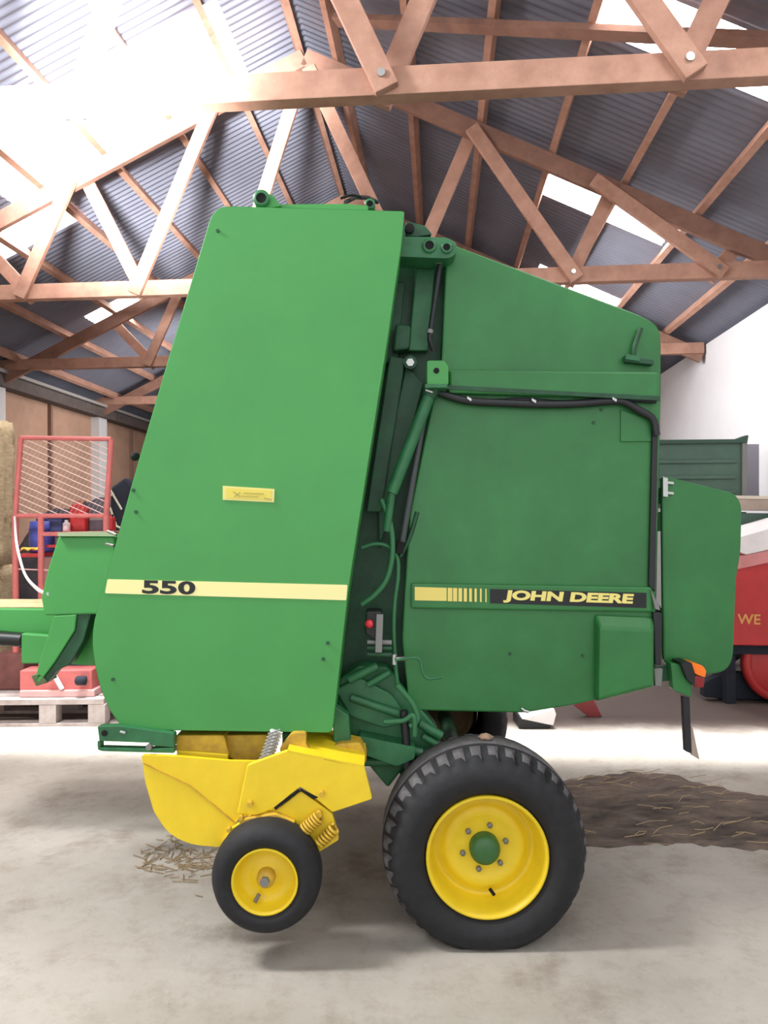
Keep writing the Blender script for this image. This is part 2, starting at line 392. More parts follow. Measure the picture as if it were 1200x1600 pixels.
# lugs on top
def lug(cx, cy, Y, r, L):
    t = obj('lift_lug', MB().lathe(P(cx, cy, Y), [(r * .62, 0), (r, 0), (r, L), (r * .62, L), (r * .62, 0)], 24), G_MID, bal)
    obj('bore', MB().disc(P(cx, cy, Y + .004), r * .6, L * .5, 20), HOLE, t)
    return t
lug(408, 309, 3.12, .034, .12)
obj('lug_bracket', plate(rpoly([(405, 302), (425, 303), (440, 322), (410, 326)], 3), 3.14, 3.2), G_SH, bal, .004)
obj('top_rail', plate(rpoly([(425, 319), (540, 318), (575, 321), (575, 330), (425, 328)], 2), 3.16, 3.24), G_SH, bal, .004)
lug(578, 318, 3.22, .022, .2)
mb = MB().tube([P(540, 316, 3.2), P(556, 308, 3.25), P(575, 309, 3.3), P(590, 316, 3.35)], .009); obj('top_hose', mb, HOSEB, bal)
obj('tie_strap', MB().tube(spline([P(532, 310, 3.2), P(550, 305, 3.2), P(565, 308, 3.2)]), .006), HOLE, bal)
# recessed frame between shield and tailgate
obj('frame_column', plate(rpoly([(600, 350), (640, 352), (690, 382), (700, 400), (690, 560), (655, 760), (640, 1000), (650, 1090), (560, 1120), (510, 1100), (540, 900), (595, 520)], 5), 3.42, 3.47), G_DK, bal, .006)  # shade of the recess is put into the dark green
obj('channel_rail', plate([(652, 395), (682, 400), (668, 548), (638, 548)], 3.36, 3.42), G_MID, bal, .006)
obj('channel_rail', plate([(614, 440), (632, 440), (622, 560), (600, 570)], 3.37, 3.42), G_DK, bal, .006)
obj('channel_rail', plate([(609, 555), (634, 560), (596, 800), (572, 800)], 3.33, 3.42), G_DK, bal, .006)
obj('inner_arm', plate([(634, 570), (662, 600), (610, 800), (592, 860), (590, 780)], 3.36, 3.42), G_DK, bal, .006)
pb = obj('pivot_bracket', plate(rpoly([(622, 369), (700, 371), (714, 380), (714, 396), (702, 404), (622, 401)], 8, rs={0: 1, 5: 1}), 3.2, 3.34), G_MID, bal, .008)
for x, y, r in ((671, 383, .030), (698, 386, .024)):
    obj('boss', MB().lathe(P(x, y, 3.19), [(r * .62, 0), (r, 0), (r, .02), (r * .62, .02)], 24), G_MID, pb)
    obj('bore', MB().disc(P(x, y, 3.194), r * .62, .01, 20), HOLE, pb)
obj('top_clamp', plate(rpoly([(634, 345), (664, 352), (676, 366), (650, 370), (634, 368)], 4), 3.22, 3.4), G_DK, bal, .006)
obj('clamp_bolt', MB().disc(P(640, 356, 3.2), .02, .03, 12), HOLE, bal)
obj('roller_mount', plate(rpoly([(618, 505), (642, 508), (640, 545), (614, 548)], 6), 3.3, 3.4), G_DK, bal, .01)
obj('bolt_head', MB().disc(P(641, 566, 3.29), .018, .03, 6), STEEL, bal)
obj('roller_shaft', MB().tube([P(641, 566, 3.3), P(641, 566, 3.42)], .03), G_DK, bal)
rod = obj('gas_strut', MB().tube([P(688, 410, 3.27), P(672, 520, 3.27), P(671, 530, 3.27), P(677, 547, 3.29)], .011), HOSEB, bal)
for x, y in ((686, 410), (672, 518)): obj('collar', MB().tube([P(x, y - 3, 3.27), P(x - 1, y + 3, 3.27)], .015), GREYP, rod)
br = obj('hose_bracket', plate(rpoly([(667, 563), (694, 563), (701, 572), (701, 602), (667, 602)], 4), 3.18, 3.24), G_SH, bal, .005)
obj('bore', MB().disc(P(682, 579, 3.177), .012, .006, 16), HOLE, br)
obj('bracket_foot', plate([(664, 600), (699, 600), (699, 606), (664, 606)], 3.17, 3.30), G_MID, br, .003)
cyl = obj('lift_cylinder', MB().tube([P(671, 618, 3.24), P(612, 770, 3.24)], .026, 14), G_MID, bal)
obj('cylinder_rod', MB().tube([P(612, 770, 3.24), P(604, 830, 3.25)], .018, 10), G_MID, cyl)
obj('damper_tube', MB().tube([P(664, 640, 3.28), P(628, 850, 3.28)], .014, 10), GREYP if False else mat('grey damper', (.05, .06, .06), .5), bal)
obj('damper_end', MB().tube([P(627, 846, 3.27), P(622, 864, 3.27)], .02, 10), HOLE, bal)
obj('cylinder_cap', MB().tube([P(676, 606, 3.24), P(670, 620, 3.24)], .032, 14), G_DK, cyl)
obj('grease_fitting', MB().tube([P(665, 609, 3.2), P(676, 613, 3.2)], .007), STEEL, cyl)
# hoses, valve and lower gearing
def hose(pts, r, m_, name='hose', Y=3.26): return obj(name, MB().tube(spline([P(x, y, (w[0] if w else Y)) for x, y, *w in pts]), r), m_, bal)
hose([(596, 780), (610, 820), (613, 865), (604, 905), (585, 930), (565, 945)], .012, G_HOSE, 'hydraulic_hose', 3.25)
hose([(565, 856), (585, 850), (605, 853), (620, 870), (622, 900), (617, 940), (615, 985), (618, 1040), (622, 1075)], .009, G_HOSE, 'hydraulic_hose', 3.27)
hose([(625, 870), (640, 840), (652, 800)], .010, G_DK, 'hydraulic_hose', 3.30)
hose([(620, 1070), (645, 1100), (652, 1125), (640, 1135)], .012, G_HOSE, 'hydraulic_hose', 3.2)
hose([(600, 1128), (630, 1126), (646, 1118), (648, 1150)], .011, G_HOSE, 'hydraulic_hose', 3.19)
hose([(618, 1032), (640, 1028), (655, 1030), (660, 1048), (668, 1060), (690, 1058)], .006, G_HOSE, 'crank_rod', 3.2)
hose([(631, 1110), (634, 1150), (637, 1200)], .018, HOSEB, 'drive_belt', 3.22)
vb = obj('valve_block', plate(rpoly([(572, 955), (597, 955), (597, 990), (585, 1000), (570, 990)], 4), 3.2, 3.32), BLK, bal, .006)
obj('valve_knob', MB().lathe(P(577, 975, 3.185), [(.0001, -.012), (.014, -.008), (.018, .004), (.012, .016), (.0001, .018)], 14), mat('red knob', (.75, .04, .06), .4), vb)
obj('valve_plate', plate([(588, 960), (599, 960), (597, 1020), (586, 1020)], 3.18, 3.2), GREYP, vb, .003)
for y in (1003, 1012, 1022): obj('fitting', MB().tube([P(574, y, 3.22), P(612, y + 1, 3.22)], .011, 8), G_DK if y != 1003 else GREYP, vb)
obj('hose_fitting', MB().tube([P(616, 1030, 3.22), P(636, 1029, 3.22)], .01, 8), STEEL, bal)
obj('hose_fitting', MB().tube([P(616, 1022, 3.22), P(616, 1038, 3.22)], .012, 8), STEEL, bal)
gc = obj('gear_case', plate(rpoly([(530, 1062), (560, 1040), (605, 1042), (640, 1085), (685, 1140), (688, 1168), (640, 1188), (606, 1232), (575, 1195), (566, 1160), (540, 1160), (524, 1150)], 6), 3.3, 3.42), G_MID, bal, .01)
for a, b, r in (((545, 1158), (660, 1176), .022), ((548, 1090), (625, 1116), .018), ((545, 1062), (590, 1040), .02), ((655, 1130), (690, 1150), .02), ((660, 1150), (688, 1165), .016), ((575, 1070), (610, 1050), .015), ((560, 1190), (640, 1190), .02)):
    obj('case_rib', MB().tube([P(*a, 3.26), P(*b, 3.26)], r, 8), G_MID, gc)
obj('chain_guard', plate(rpoly([(560, 1150), (650, 1168), (648, 1186), (620, 1198), (570, 1180)], 4), 3.2, 3.3), G_MID, gc, .008)
obj('guide_plate', plate(rpoly([(524, 1078), (560, 1058), (612, 1085), (640, 1128), (600, 1138), (548, 1120)], 6), 3.27, 3.3), G_MID, gc, .006)
obj('shield_skirt', plate([(519, 1100), (545, 1118), (548, 1162), (521, 1160)], 3.14, 3.2), G_MID, bal, .005)
# tailgate
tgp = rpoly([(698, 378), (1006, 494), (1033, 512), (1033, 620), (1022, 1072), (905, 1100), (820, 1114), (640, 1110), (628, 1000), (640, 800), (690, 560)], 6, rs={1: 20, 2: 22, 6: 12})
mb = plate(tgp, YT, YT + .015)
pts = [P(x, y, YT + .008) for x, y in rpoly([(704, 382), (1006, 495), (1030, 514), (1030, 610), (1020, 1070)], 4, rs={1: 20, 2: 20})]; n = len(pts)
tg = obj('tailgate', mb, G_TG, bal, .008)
mb = MB(); c2 = Vector((.006, 0, -.012))
mb.add(pts + [p + YN * 1.5 for p in pts] + [p + c2 for p in pts] + [p + c2 + YN * 1.5 for p in pts],
       [[i, i + 1, n + i + 1, n + i] for i in range(n - 1)] + [[2 * n + i, 3 * n + i, 3 * n + i + 1, 2 * n + i + 1] for i in range(n - 1)] + [[0, n, 3 * n, 2 * n], [n - 1, 3 * n - 1, 4 * n - 1, 2 * n - 1]])
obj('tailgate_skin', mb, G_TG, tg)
Ys = YT
b0 = [P(703, 577, YT), P(1031, 581, YT), P(1031, 586, YT), P(1031, 621, YT), P(703, 614, YT)]
beamp = MB().prism([P(x, y, YT - .045) for x, y in ((701, 577), (1031, 580), (1031, 623), (701, 614))], (0, .046, 0))
obj('cross_beam', beamp, G_TG, tg, .012)
cap = obj('end_plate', plate(rpoly([(664, 600), (1031, 619), (1031, 626), (664, 606)], 0), YT - .05, YT - .04), G_DK, tg)
rb = obj('ribbed_band', plate([(642, 911), (1020, 917), (1020, 957), (642, 951)], YT - .018, YT), G_TG, tg, .009)
obj('stripe_decal', plate([(648, 917), (698, 918.5), (698, 939), (648, 938)], YT - .021, YT - .018), DECAL_Y, rb)
mb = MB(); x = 699.5
for k in range(8):
    w = 7.2 - k * .75; mb.prism([P(xx, yy, YT - .021) for xx, yy in ((x, 918.5 + k * .2), (x + w, 918.6 + k * .2), (x + w, 939.5 + k * .2), (x, 939.3 + k * .2))], (0, .003, 0)); x += 8.4
obj('fade_stripes', mb, DECAL_Y, rb)
obj('black_decal', plate([(766, 920.5), (1010, 926.5), (1010, 950), (766, 942.5)], YT - .021, YT - .018), BLK, rb)
ltr = text_mb('JOHN DEERE', P(786, 941.5, YT - .0215), P(990, 947.8, YT - .0215), .054, YN, .0015, .05, .08)
obj('lettering', ltr, mat('letter yellow', (.85, .74, .22), .5), rb)
bx = [P(928, 958, YT - .002), P(1022, 962, YT - .002), P(1022, 1073, YT - .002), P(928, 1096, YT - .002)]
fx = [P(937, 980, YT - .06), P(1021, 984, YT - .06), P(1021, 1072, YT - .06), P(935, 1094, YT - .06)]
mb = MB().add(bx + fx, [[4, 5, 6, 7], [0, 1, 5, 4], [1, 2, 6, 5], [2, 3, 7, 6], [3, 0, 4, 7], [3, 2, 1, 0]])
obj('net_box', mb, G_TG, tg, .012)
obj('seal_strip', plate([(1020, 655), (1029, 655), (1024, 925), (1014, 915)], YT - .02, YT), HOSEB, tg, .004)
obj('seal_strip', plate([(1021, 957), (1035, 958), (1034, 1040), (1024, 1038)], YT - .03, YT), HOSEB, tg, .004)
obj('seal_clip', plate([(1016, 920), (1030, 945), (1032, 954), (1024, 952)], YT - .03, YT - .02), GREYP, tg, .003)
obj('corner_panel', plate([(970, 640), (1018, 656), (1018, 690), (970, 690)], YT - .008, YT), G_TG, tg, .003)
hk = obj('hook_bar', MB().tube(spline([P(1001, 513, YT - .02), P(992, 540, YT - .025), P(990, 556, YT - .02)]), .011), G_DK, tg)
obj('hook_plate', plate(rpoly([(976, 555), (1022, 562), (1022, 570), (978, 565)], 2), YT - .04, YT), G_DK, tg, .004)
obj('hook_tip', plate([(978, 553), (1000, 556), (1000, 564), (978, 561)], YT - .05, YT - .04), G_MID, hk)
cab = hose([(684, 612), (705, 620), (735, 627), (790, 630), (850, 632), (900, 631), (950, 627), (975, 628), (1000, 642), (1020, 655), (1026, 680)], .017, HOSEB, 'hydraulic_hose', YT - .03)
cab2 = hose([(700, 619), (760, 626), (820, 624), (880, 628), (960, 624), (1025, 628)], .008, HOSEB, 'wiring_cable', YT - .02)
for x, y in ((734, 624), (835, 627), (961, 625)): obj('hose_clip', plate([(x - 4, y - 5), (x + 3, y - 1), (x + 2, y + 3), (x - 4, y - 1)], YT - .055, YT - .046), STEEL, cab)
obj('drain_hook', MB().tube([P(815, 1107, YT - .01), P(820, 1111, YT - .02), P(826, 1112, YT - .02)], .006), STEEL, tg)
for x, y in ((797, 1022), (911, 1025), (928, 660), (940, 640)): obj('rivet', MB().disc(P(x, y, YT - .005), .007, .006, 8), G_DK, tg)
# rear cover
rc = rpoly([(1034, 743), (1052, 747), (1150, 771), (1160, 790), (1158, 862), (1151, 905), (1146, 1032), (1132, 1052), (1070, 1056), (1037, 1038)], 6, rs={2: 14, 3: 14, 6: 18, 7: 22, 9: 14})
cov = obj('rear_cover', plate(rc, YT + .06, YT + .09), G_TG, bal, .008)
hg = obj('hinge', plate([(1036, 745), (1044, 747), (1044, 777), (1036, 776)], YT + .04, YT + .06), STEEL, cov, .002)
for y in (752, 768): obj('hinge_leaf', plate([(1043, y), (1053, y + 1), (1053, y + 5), (1043, y + 4)], YT + .045, YT + .06), STEEL, hg, .001)
# crossbar behind holds the cover
obj('cover_arm', plate([(1010, 760), (1060, 765), (1060, 790), (1010, 785)], YT + .09, YT + 1.3), G_DK, bal)
obj('cover_post', plate([(1022, 1045), (1036, 1045), (1034, 1072), (1024, 1072)], YT - .01, YT + .02), GREYP, bal, .003)
lb = obj('light_bracket', plate(rpoly([(1048, 1036), (1072, 1040), (1082, 1060), (1080, 1090), (1052, 1078)], 3), YT - .03, YT + .02), G_TG, bal, .004)
obj('bracket_arm', plate([(1020, 1042), (1056, 1040), (1056, 1062), (1026, 1066)], YT + .02, YT + .05), G_DK, lb)
tl = obj('tail_light', plate(rpoly([(1064, 1036), (1080, 1035), (1086, 1052), (1086, 1074), (1074, 1062)], 3), YT - .06, YT + .05), BLK, bal, .004)
obj('orange_lens', plate(rpoly([(1080, 1035), (1098, 1040), (1104, 1048), (1102, 1059), (1086, 1053)], 3), YT - .05, YT + .04), ORANGE, tl, .006)
obj('red_lens', plate(rpoly([(1086, 1055), (1102, 1060), (1100, 1075), (1084, 1074)], 3), YT - .05, YT + .04), REDL, tl, .006)
obj('rubber_strap', plate([(1067, 1088), (1078, 1090), (1081, 1178), (1071, 1174)], YT, YT + .03), HOSEB, bal, .003)
obj('strap_edge', plate([(1079, 1130), (1083, 1140), (1093, 1187), (1081, 1180)], YT + .005, YT + .02), TAN, bal)

# wheels
def flat(v): v.z = max(v.z, 0.0)
def big_wheel(name, cx, cz, Y0, face=1):
    w = bpy.data.objects.new(name, None); C.objects.link(w); w.parent = bal
    ctr = Vector((cx, Y0, cz)); w.location = ctr - bal.location
    f = lambda y: y if face > 0 else .38 - y
    prof = [(.235, .05), (.245, .012), (.29, -.012), (.34, -.008), (.368, .018), (.385, .05), (.397, .075), (.403, .108), (.386, .112), (.386, .126), (.406, .130), (.408, .19), (.406, .25), (.386, .254), (.386, .268), (.403, .272), (.397, .305), (.385, .33), (.368, .36), (.34, .388), (.29, .392), (.245, .37), (.235, .33)]
    def md(k, j, r, y):
        if j in (5, 6, 16, 17) and k % 5 in (0, 1): r -= .02
        return r, f(y)
    mb = MB(); mb.lathe(ctr, prof, 180, mod=md)
    for v in mb.v:
        if v.z < .03:
            y = v.y; v.z = max(v.z, 0.0 + 0)
    t = obj('tyre', mb, RUB, w)
    t.data.materials.append(DUST)
    mcount = len(prof) - 1
    for i, p in enumerate(t.data.polygons):
        k, j = divmod(i, mcount)
        if 5 <= j <= 16:
            if j in (5, 6, 15, 16) and k % 5 in (0, 4): continue
            if j in (7, 8, 9, 12, 13, 14): continue
            p.material_index = 1
    rp = [(.226, .10), (.232, .05), (.238, .012), (.232, .006), (.224, .012), (.216, .05), (.205, .072), (.203, .13), (.19, .145), (.165, .12), (.14, .105), (.12, .118), (.085, .12), (.03, .12), (.001, .12)]
    mb = MB(); mb.lathe(ctr, [(r, f(y)) for r, y in rp], 72); obj('rim', mb, YEL if face > 0 else mat('shaded yellow rim', (.16, .10, .045), .8, var=.4), w)  # far rim is yellow in shadow, its shade painted as brown
    mb = MB(); mb.lathe(ctr, [(r, f(y)) for r, y in [(.06, .121), (.06, .085), (.052, .066), (.03, .058), (.001, .056)]], 32); obj('hub_cap', mb, mat('hub green', (.035, .13, .035), .4), w)
    for k in range(6):
        a = 2 * PI * (k + .25) / 6
        mb = MB(); mb.lathe(ctr + Vector((.089 * math.cos(a), f(.108) , .089 * math.sin(a))), [(.0001, -.004), (.011, -.004), (.011, .012)], 6); obj('lug_nut', mb, GREYP, w)
    mb = MB().tube([ctr + Vector((.02, f(.11), -.165)), ctr + Vector((.035, f(.09), -.18))], .007); obj('valve_stem', mb, HOLE, w)
    return w
big_wheel('wheel', .386, .352, 2.96)
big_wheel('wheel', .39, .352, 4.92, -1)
obj('axle', MB().tube([Vector((.386, 3.2, .36)), Vector((.386, 5.1, .36))], .045, 12), G_DK, bal)
obj('axle_arm', plate([(600, 1180), (660, 1150), (780, 1290), (720, 1320)], 3.45, 3.55), G_DK, bal)

# gauge wheel
gw = bpy.data.objects.new('gauge_wheel', None); C.objects.link(gw); gw.parent = bal
gc0 = P(413, 1380, 2.84); gw.location = gc0 - bal.location
prof = [(.120, .03), (.126, .008), (.150, -.004), (.178, .004), (.196, .025), (.205, .05), (.207, .08), (.205, .11), (.196, .135), (.178, .156), (.150, .164), (.126, .15), (.12, .13)]
mb = MB().lathe(gc0, prof, 72)
obj('tyre', mb, RUB, gw)
obj('rim', MB().lathe(gc0, [(.118, .06), (.121, .02), (.124, .006), (.117, .002), (.112, .02), (.104, .055), (.09, .075), (.06, .07), (.04, .06), (.001, .06)], 48), YEL, gw)
obj('hub', MB().lathe(gc0, [(.034, .06), (.034, .03), (.026, .02), (.0001, .018)], 24), YEL_D, gw)
obj('axle_bolt', MB().disc(gc0 + Vector((0, .002, 0)), .018, .02, 6), GREYP, gw)
obj('valve_stem', MB().tube([gc0 + Vector((-.03, .06, -.07)), gc0 + Vector((-.04, .035, -.085))], .008), GREYP, gw)

# pickup
pk = bpy.data.objects.new('pickup', None); C.objects.link(pk); pk.parent = bal; pk.location = P(400, 1250, 3.2) - bal.location
YP = 3.0
obj('end_plate', plate(rpoly([(221, 1180), (277, 1182), (357, 1189), (400, 1190), (440, 1180), (455, 1230), (432, 1262), (373, 1278), (350, 1324), (298, 1320), (262, 1302), (240, 1267), (227, 1222)], 6, rs={0: 4, 9: 20, 10: 30}), YP, YP + .02), YEL, pk)
mb = MB()
fold = [(224, 1192), (295, 1226), (330, 1254), (372, 1290)]
for a, b in zip(fold, fold[1:]): mb.beam(P(*a, YP - .003), P(*b, YP - .003), .004, .006, YN)
obj('fold_edge', mb, YEL_D, pk)
ga = obj('upper_guard', plate(rpoly([(386, 1195), (449, 1172), (569, 1196), (582, 1249), (519, 1270), (486, 1242), (469, 1230), (432, 1262), (402, 1274), (370, 1272)], 4), YP - .04, YP - .02), YEL, pk, .005)
obj('guard_top', MB().prism([P(449, 1172, YP - .04), P(569, 1196, YP - .04), P(569, 1196, YP - .04) + Vector((0, .3, .02)), P(449, 1172, YP - .04) + Vector((0, .3, .03))], (0, 0, -.008)), YEL, ga)
obj('upper_box', plate(rpoly([(274, 1149), (350, 1149), (358, 1180), (356, 1189), (276, 1181)], 3), YP + .08, YP + .5), YEL_D, pk, .006)
obj('upper_box', plate(rpoly([(350, 1149), (425, 1148), (416, 1182), (385, 1194), (358, 1184)], 3), YP + .12, YP + .5), YEL_D, pk, .006)
obj('box_lip', plate([(276, 1173), (356, 1179), (356, 1189), (276, 1181)], YP + .06, YP + .08), YEL, pk, .003)
cl = MB(); 
pth = [P(418 + 14 * t, 1182 - 40 * t, YP + .04) for t in [i / 30 for i in range(31)]]
obj('breather_hose', MB().tube(pth, .026, 12, radii=[.026 if i % 4 < 2 else .021 for i in range(31)]), SPRING, pk)
mb = MB(); 
for i in range(0, 30, 4): mb.tube([pth[i] + Vector((-.028, -.02, 0)), pth[i] + Vector((.022, -.024, .018))], .004, 6)
obj('hose_coil', mb, GREYP, pk)
obj('green_post', plate([(441, 1146), (458, 1146), (450, 1172), (441, 1172)], YP + .1, YP + .2), G_MID, pk)
obj('yellow_lever', plate(rpoly([(456, 1145), (478, 1145), (478, 1165), (508, 1188), (440, 1178), (436, 1170)], 5), YP + .02, YP + .06), YEL_D, pk, .004)
obj('drum', MB().tube([P(545, 1182, YP + .2), P(545, 1182, YP + .2) + YN * 1.5], .06, 24), YEL_D, pk)
obj('drum_cap', plate(rpoly([(516, 1168), (530, 1162), (562, 1160), (573, 1180), (572, 1194), (518, 1186)], 5), YP + .1, YP + .2), YEL_D, pk, .008)
obj('tine_bar', MB().tube([P(330, 1250, YP + .03), P(330, 1250, YP + .03) + YN * 1.7], .085, 24), mat('tine steel', (.12, .10, .07), .6), pk)
obj('end_plate', MB().prism([P(x, y, YP) + YN * 1.7 for x, y in [(226, 1184), (357, 1189), (440, 1182), (450, 1230), (373, 1278), (348, 1322), (298, 1318), (262, 1300), (240, 1265)]], (0, .02, 0)), YEL, pk)
arm = obj('wheel_arm', plate(rpoly([(345, 1322), (360, 1296), (400, 1270), (430, 1268), (470, 1236), (519, 1271), (530, 1312), (496, 1333), (470, 1305), (430, 1290), (380, 1300)], 5), YP - .03, YP + .0), YEL, pk, .006)
obj('arm_plate', plate(rpoly([(372, 1282), (430, 1272), (462, 1285), (440, 1300), (380, 1302)], 4), YP - .06, YP - .03), YEL_D, arm, .004)
def coil(a, b, turns, R, r):
    a, b = Vector(a), Vector(b); d = (b - a); u = d.orthogonal().normalized(); w = d.normalized().cross(u); N_ = turns * 12
    return MB().tube([a + d * (i / N_) + u * R * math.cos(2 * PI * i / 12) + w * R * math.sin(2 * PI * i / 12) for i in range(N_ + 1)], r, 6)
obj('spring', coil(P(472, 1300, YP - .06), P(500, 1276, YP - .06), 7, .022, .0055), YEL_D, arm)
obj('spring', coil(P(498, 1318, YP - .06), P(524, 1294, YP - .06), 6, .020, .0055), YEL_D, arm)
for x, y, r in ((502, 1242, .010), (376, 1279, .008), (498, 1274, .012), (357, 1298, .008), (390, 1258, .01), (523, 1306, .014)):
    obj('bolt', MB().disc(P(x, y, YP - .065), r, .03, 10), YEL_D, pk)
obj('slot', plate(rpoly([(398, 1280), (412, 1279), (412, 1285), (400, 1286)], 1), YP - .063, YP - .06), HOLE, arm)
obj('gap_edge', MB().prism([P(x, y, YP - .043) for x, y in ((428, 1262), (452, 1243), (466, 1233), (470, 1236), (454, 1248), (430, 1266))], (0, .003, 0)), HOLE, pk)
obj('gap_edge', MB().prism([P(x, y, YP - .043) for x, y in ((468, 1231), (487, 1241), (497, 1246), (490, 1249), (470, 1236))], (0, .003, 0)), HOLE, pk)
obj('stub_axle', MB().tube([gc0 + Vector((0, .05, 0)), gc0 + Vector((0, .26, 0))], .02), GREYP, pk)
obj('wheel_link', MB().beam(gc0 + Vector((0, .22, 0)), P(440, 1285, 3.05), .06, .03, YN), YEL_D, pk)
# front bracket with the slot
ob = rpoly([(152, 1135), (185, 1134), (272, 1143), (272, 1176), (160, 1174), (152, 1166)], 5)
mb = MB(); Yb = 3.02
mb.prism([P(x, y, Yb) for x, y in rpoly([(152, 1135), (185, 1134), (272, 1146), (272, 1168), (235, 1165), (235, 1161), (155, 1158)], 3)], (0, .04, 0))
mb.prism([P(x, y, Yb) for x, y in ((152, 1158), (157, 1158), (157, 1169), (152, 1168))], (0, .04, 0))
mb.prism([P(x, y, Yb) for x, y in rpoly([(152, 1168), (236, 1170), (272, 1168), (272, 1177), (160, 1174), (153, 1172)], 2)], (0, .04, 0))
fb = obj('front_bracket', mb, G_MID, bal, .004)
obj('bore', MB().disc(P(163, 1146, Yb - .004), .012, .01, 14), HOLE, fb)
obj('bolt', MB().disc(P(232, 1168, Yb - .01), .012, .02, 10), GREYP, fb)
obj('pin', MB().tube([P(188, 1143, Yb - .01), P(196, 1145, Yb - .01)], .006), STEEL, fb)
# hitch frame and drawbar
fr = obj('gearbox_guard', plate(rpoly([(91, 838), (178, 838), (190, 960), (142, 960), (69, 962), (64, 934), (76, 884)], 4), 3.62, 4.6), G_SH, bal, .01)
obj('guard_rim', plate([(90, 832), (178, 830), (178, 837), (90, 838)], 3.60, 3.64), mat('pale green', (.34, .40, .24), .8), fr)  # paler green strip along the guard's top edge
dbp = obj('drawbar', plate([(-140, 949), (128, 951), (126, 1000), (0, 988), (-140, 975)], 3.95, 4.4), G_SH, bal, .01)
obj('dust_cover', MB().prism([P(x, 949.5, 3.96) for x in (-60, 68)] + [P(x, 949.5, 3.96) + Vector((0, .4, 0)) for x in (68, -60)], (0, 0, .004)), mat('dried chaff', (.55, .47, .25), .9, var=.3), dbp)
obj('hitch_plate', plate([(33, 990), (142, 998), (142, 1040), (88, 1037), (33, 1037)], 3.85, 3.9), G_SH, bal, .006)
obj('side_plate', plate(rpoly([(110, 962), (190, 955), (190, 1042), (107, 1038)], 4), 3.75, 3.8), G_SH, bal, .006)
jk = obj('jack_stand', plate(rpoly([(84, 962), (120, 960), (117, 985), (86, 1034), (62, 1066), (54, 1066), (58, 1046), (72, 1000)], 3), 3.62, 3.70), G_SH, bal, .005)
obj('jack_side_shade', plate([(121, 957), (143, 957), (131, 1000), (110, 1038), (88, 1048), (72, 1068), (62, 1067), (87, 1034), (118, 985)], 3.63, 3.70), G_DK, jk, .004)  # shaded side face, painted dark on a flat plate
obj('jack_foot', plate(rpoly([(48, 1056), (62, 1052), (74, 1066), (56, 1073)], 3), 3.62, 3.74), mat('muddy green', (.10, .13, .06), .9), jk, .004)
obj('pto_shaft', MB().tube([P(-120, 990, 3.9), P(35, 1000, 3.9)], .035), BLK, bal)
for (x, y), (x2, y2) in (((168, 830), (182, 836)), ((166, 850), (178, 853))): obj('linkage_rod', MB().tube([P(x, y, 3.5), P(x2, y2, 3.45)], .006), STEEL, bal)
hose([(23, 808, 6.66), (26, 850, 6.2), (38, 895, 5.3), (58, 920, 4.3), (76, 928, 3.62)], .010, SPRING, 'cable')

# ================================================================== LEFT BACKGROUND
def gpt(px, Y): p = P(px, 900, Y); return Vector((p.x, Y, 0))
z3 = Vector((0, 0, 1))
def straw_bale(px0, px1, y0, y1, Y, label):
    a, b = P(px0, y0, Y), P(px1, y1, Y)
    mb = MB(); nx, nz = 10, 10
    bm = bmesh.new(); bmesh.ops.create_cube(bm, size=1); bmesh.ops.subdivide_edges(bm, edges=bm.edges, cuts=9, use_grid_fill=True)
    sx, sz = b.x - a.x, a.z - b.z
    for v in bm.verts:
        v.co = Vector((v.co.x * sx, v.co.y * .5, v.co.z * sz)); v.co += Vector([random.uniform(-.02, .02) for _ in range(3)])
        v.co.z = min(max(v.co.z, -sz / 2), sz / 2)
    mb.add([v.co + Vector(((a.x + b.x) / 2, Y + .25, (a.z + b.z) / 2)) for v in bm.verts], [[v.index for v in f.verts] for f in bm.faces], True); bm.free()
    t = thing('straw_bale', ((a.x + b.x) / 2, Y + .25, b.z), label, 'straw bale', 'stacked straw bales')
    obj('straw_block', mb, STRAW, t)
    for k in (.25, .5, .75):
        x = a.x + sx * k; mb = MB().tube([Vector((x, Y - .012, b.z + .01)), Vector((x, Y - .012, a.z - .008)), Vector((x, Y + .51, a.z - .008))], .006, 6); obj('twine', mb, STRAWP, t)
    mb = MB()
    for _ in range(40 if 'upper' in label else 0):
        p = Vector((random.uniform(a.x, b.x), Y + random.uniform(0, .3), a.z + .01)); mb.tube([p, p + Vector((random.uniform(-.05, .12), random.uniform(-.06, .06), random.uniform(0, .05)))], .004, 4)
    for _ in range(40):
        p = Vector((b.x, Y + random.uniform(0, .5), random.uniform(b.z + .1, a.z))); mb.tube([p, p + Vector((random.uniform(.01, .03), random.uniform(-.06, .06), random.uniform(-.05, .05)))], .004, 4)
    obj('loose_straw', mb, STRAWP, t, kind='stuff')
ybase = next(y for y in range(1000, 1200) if P(20, y, 7.4).z < .012) - .0
straw_bale(-220, -14, 887, ybase, 7.4, 'lower big straw bale under the other, beside the red mesh rack')
straw_bale(-222, -16, 652, 884.5, 7.4, 'upper big straw bale on top of the stack beside the red mesh rack')

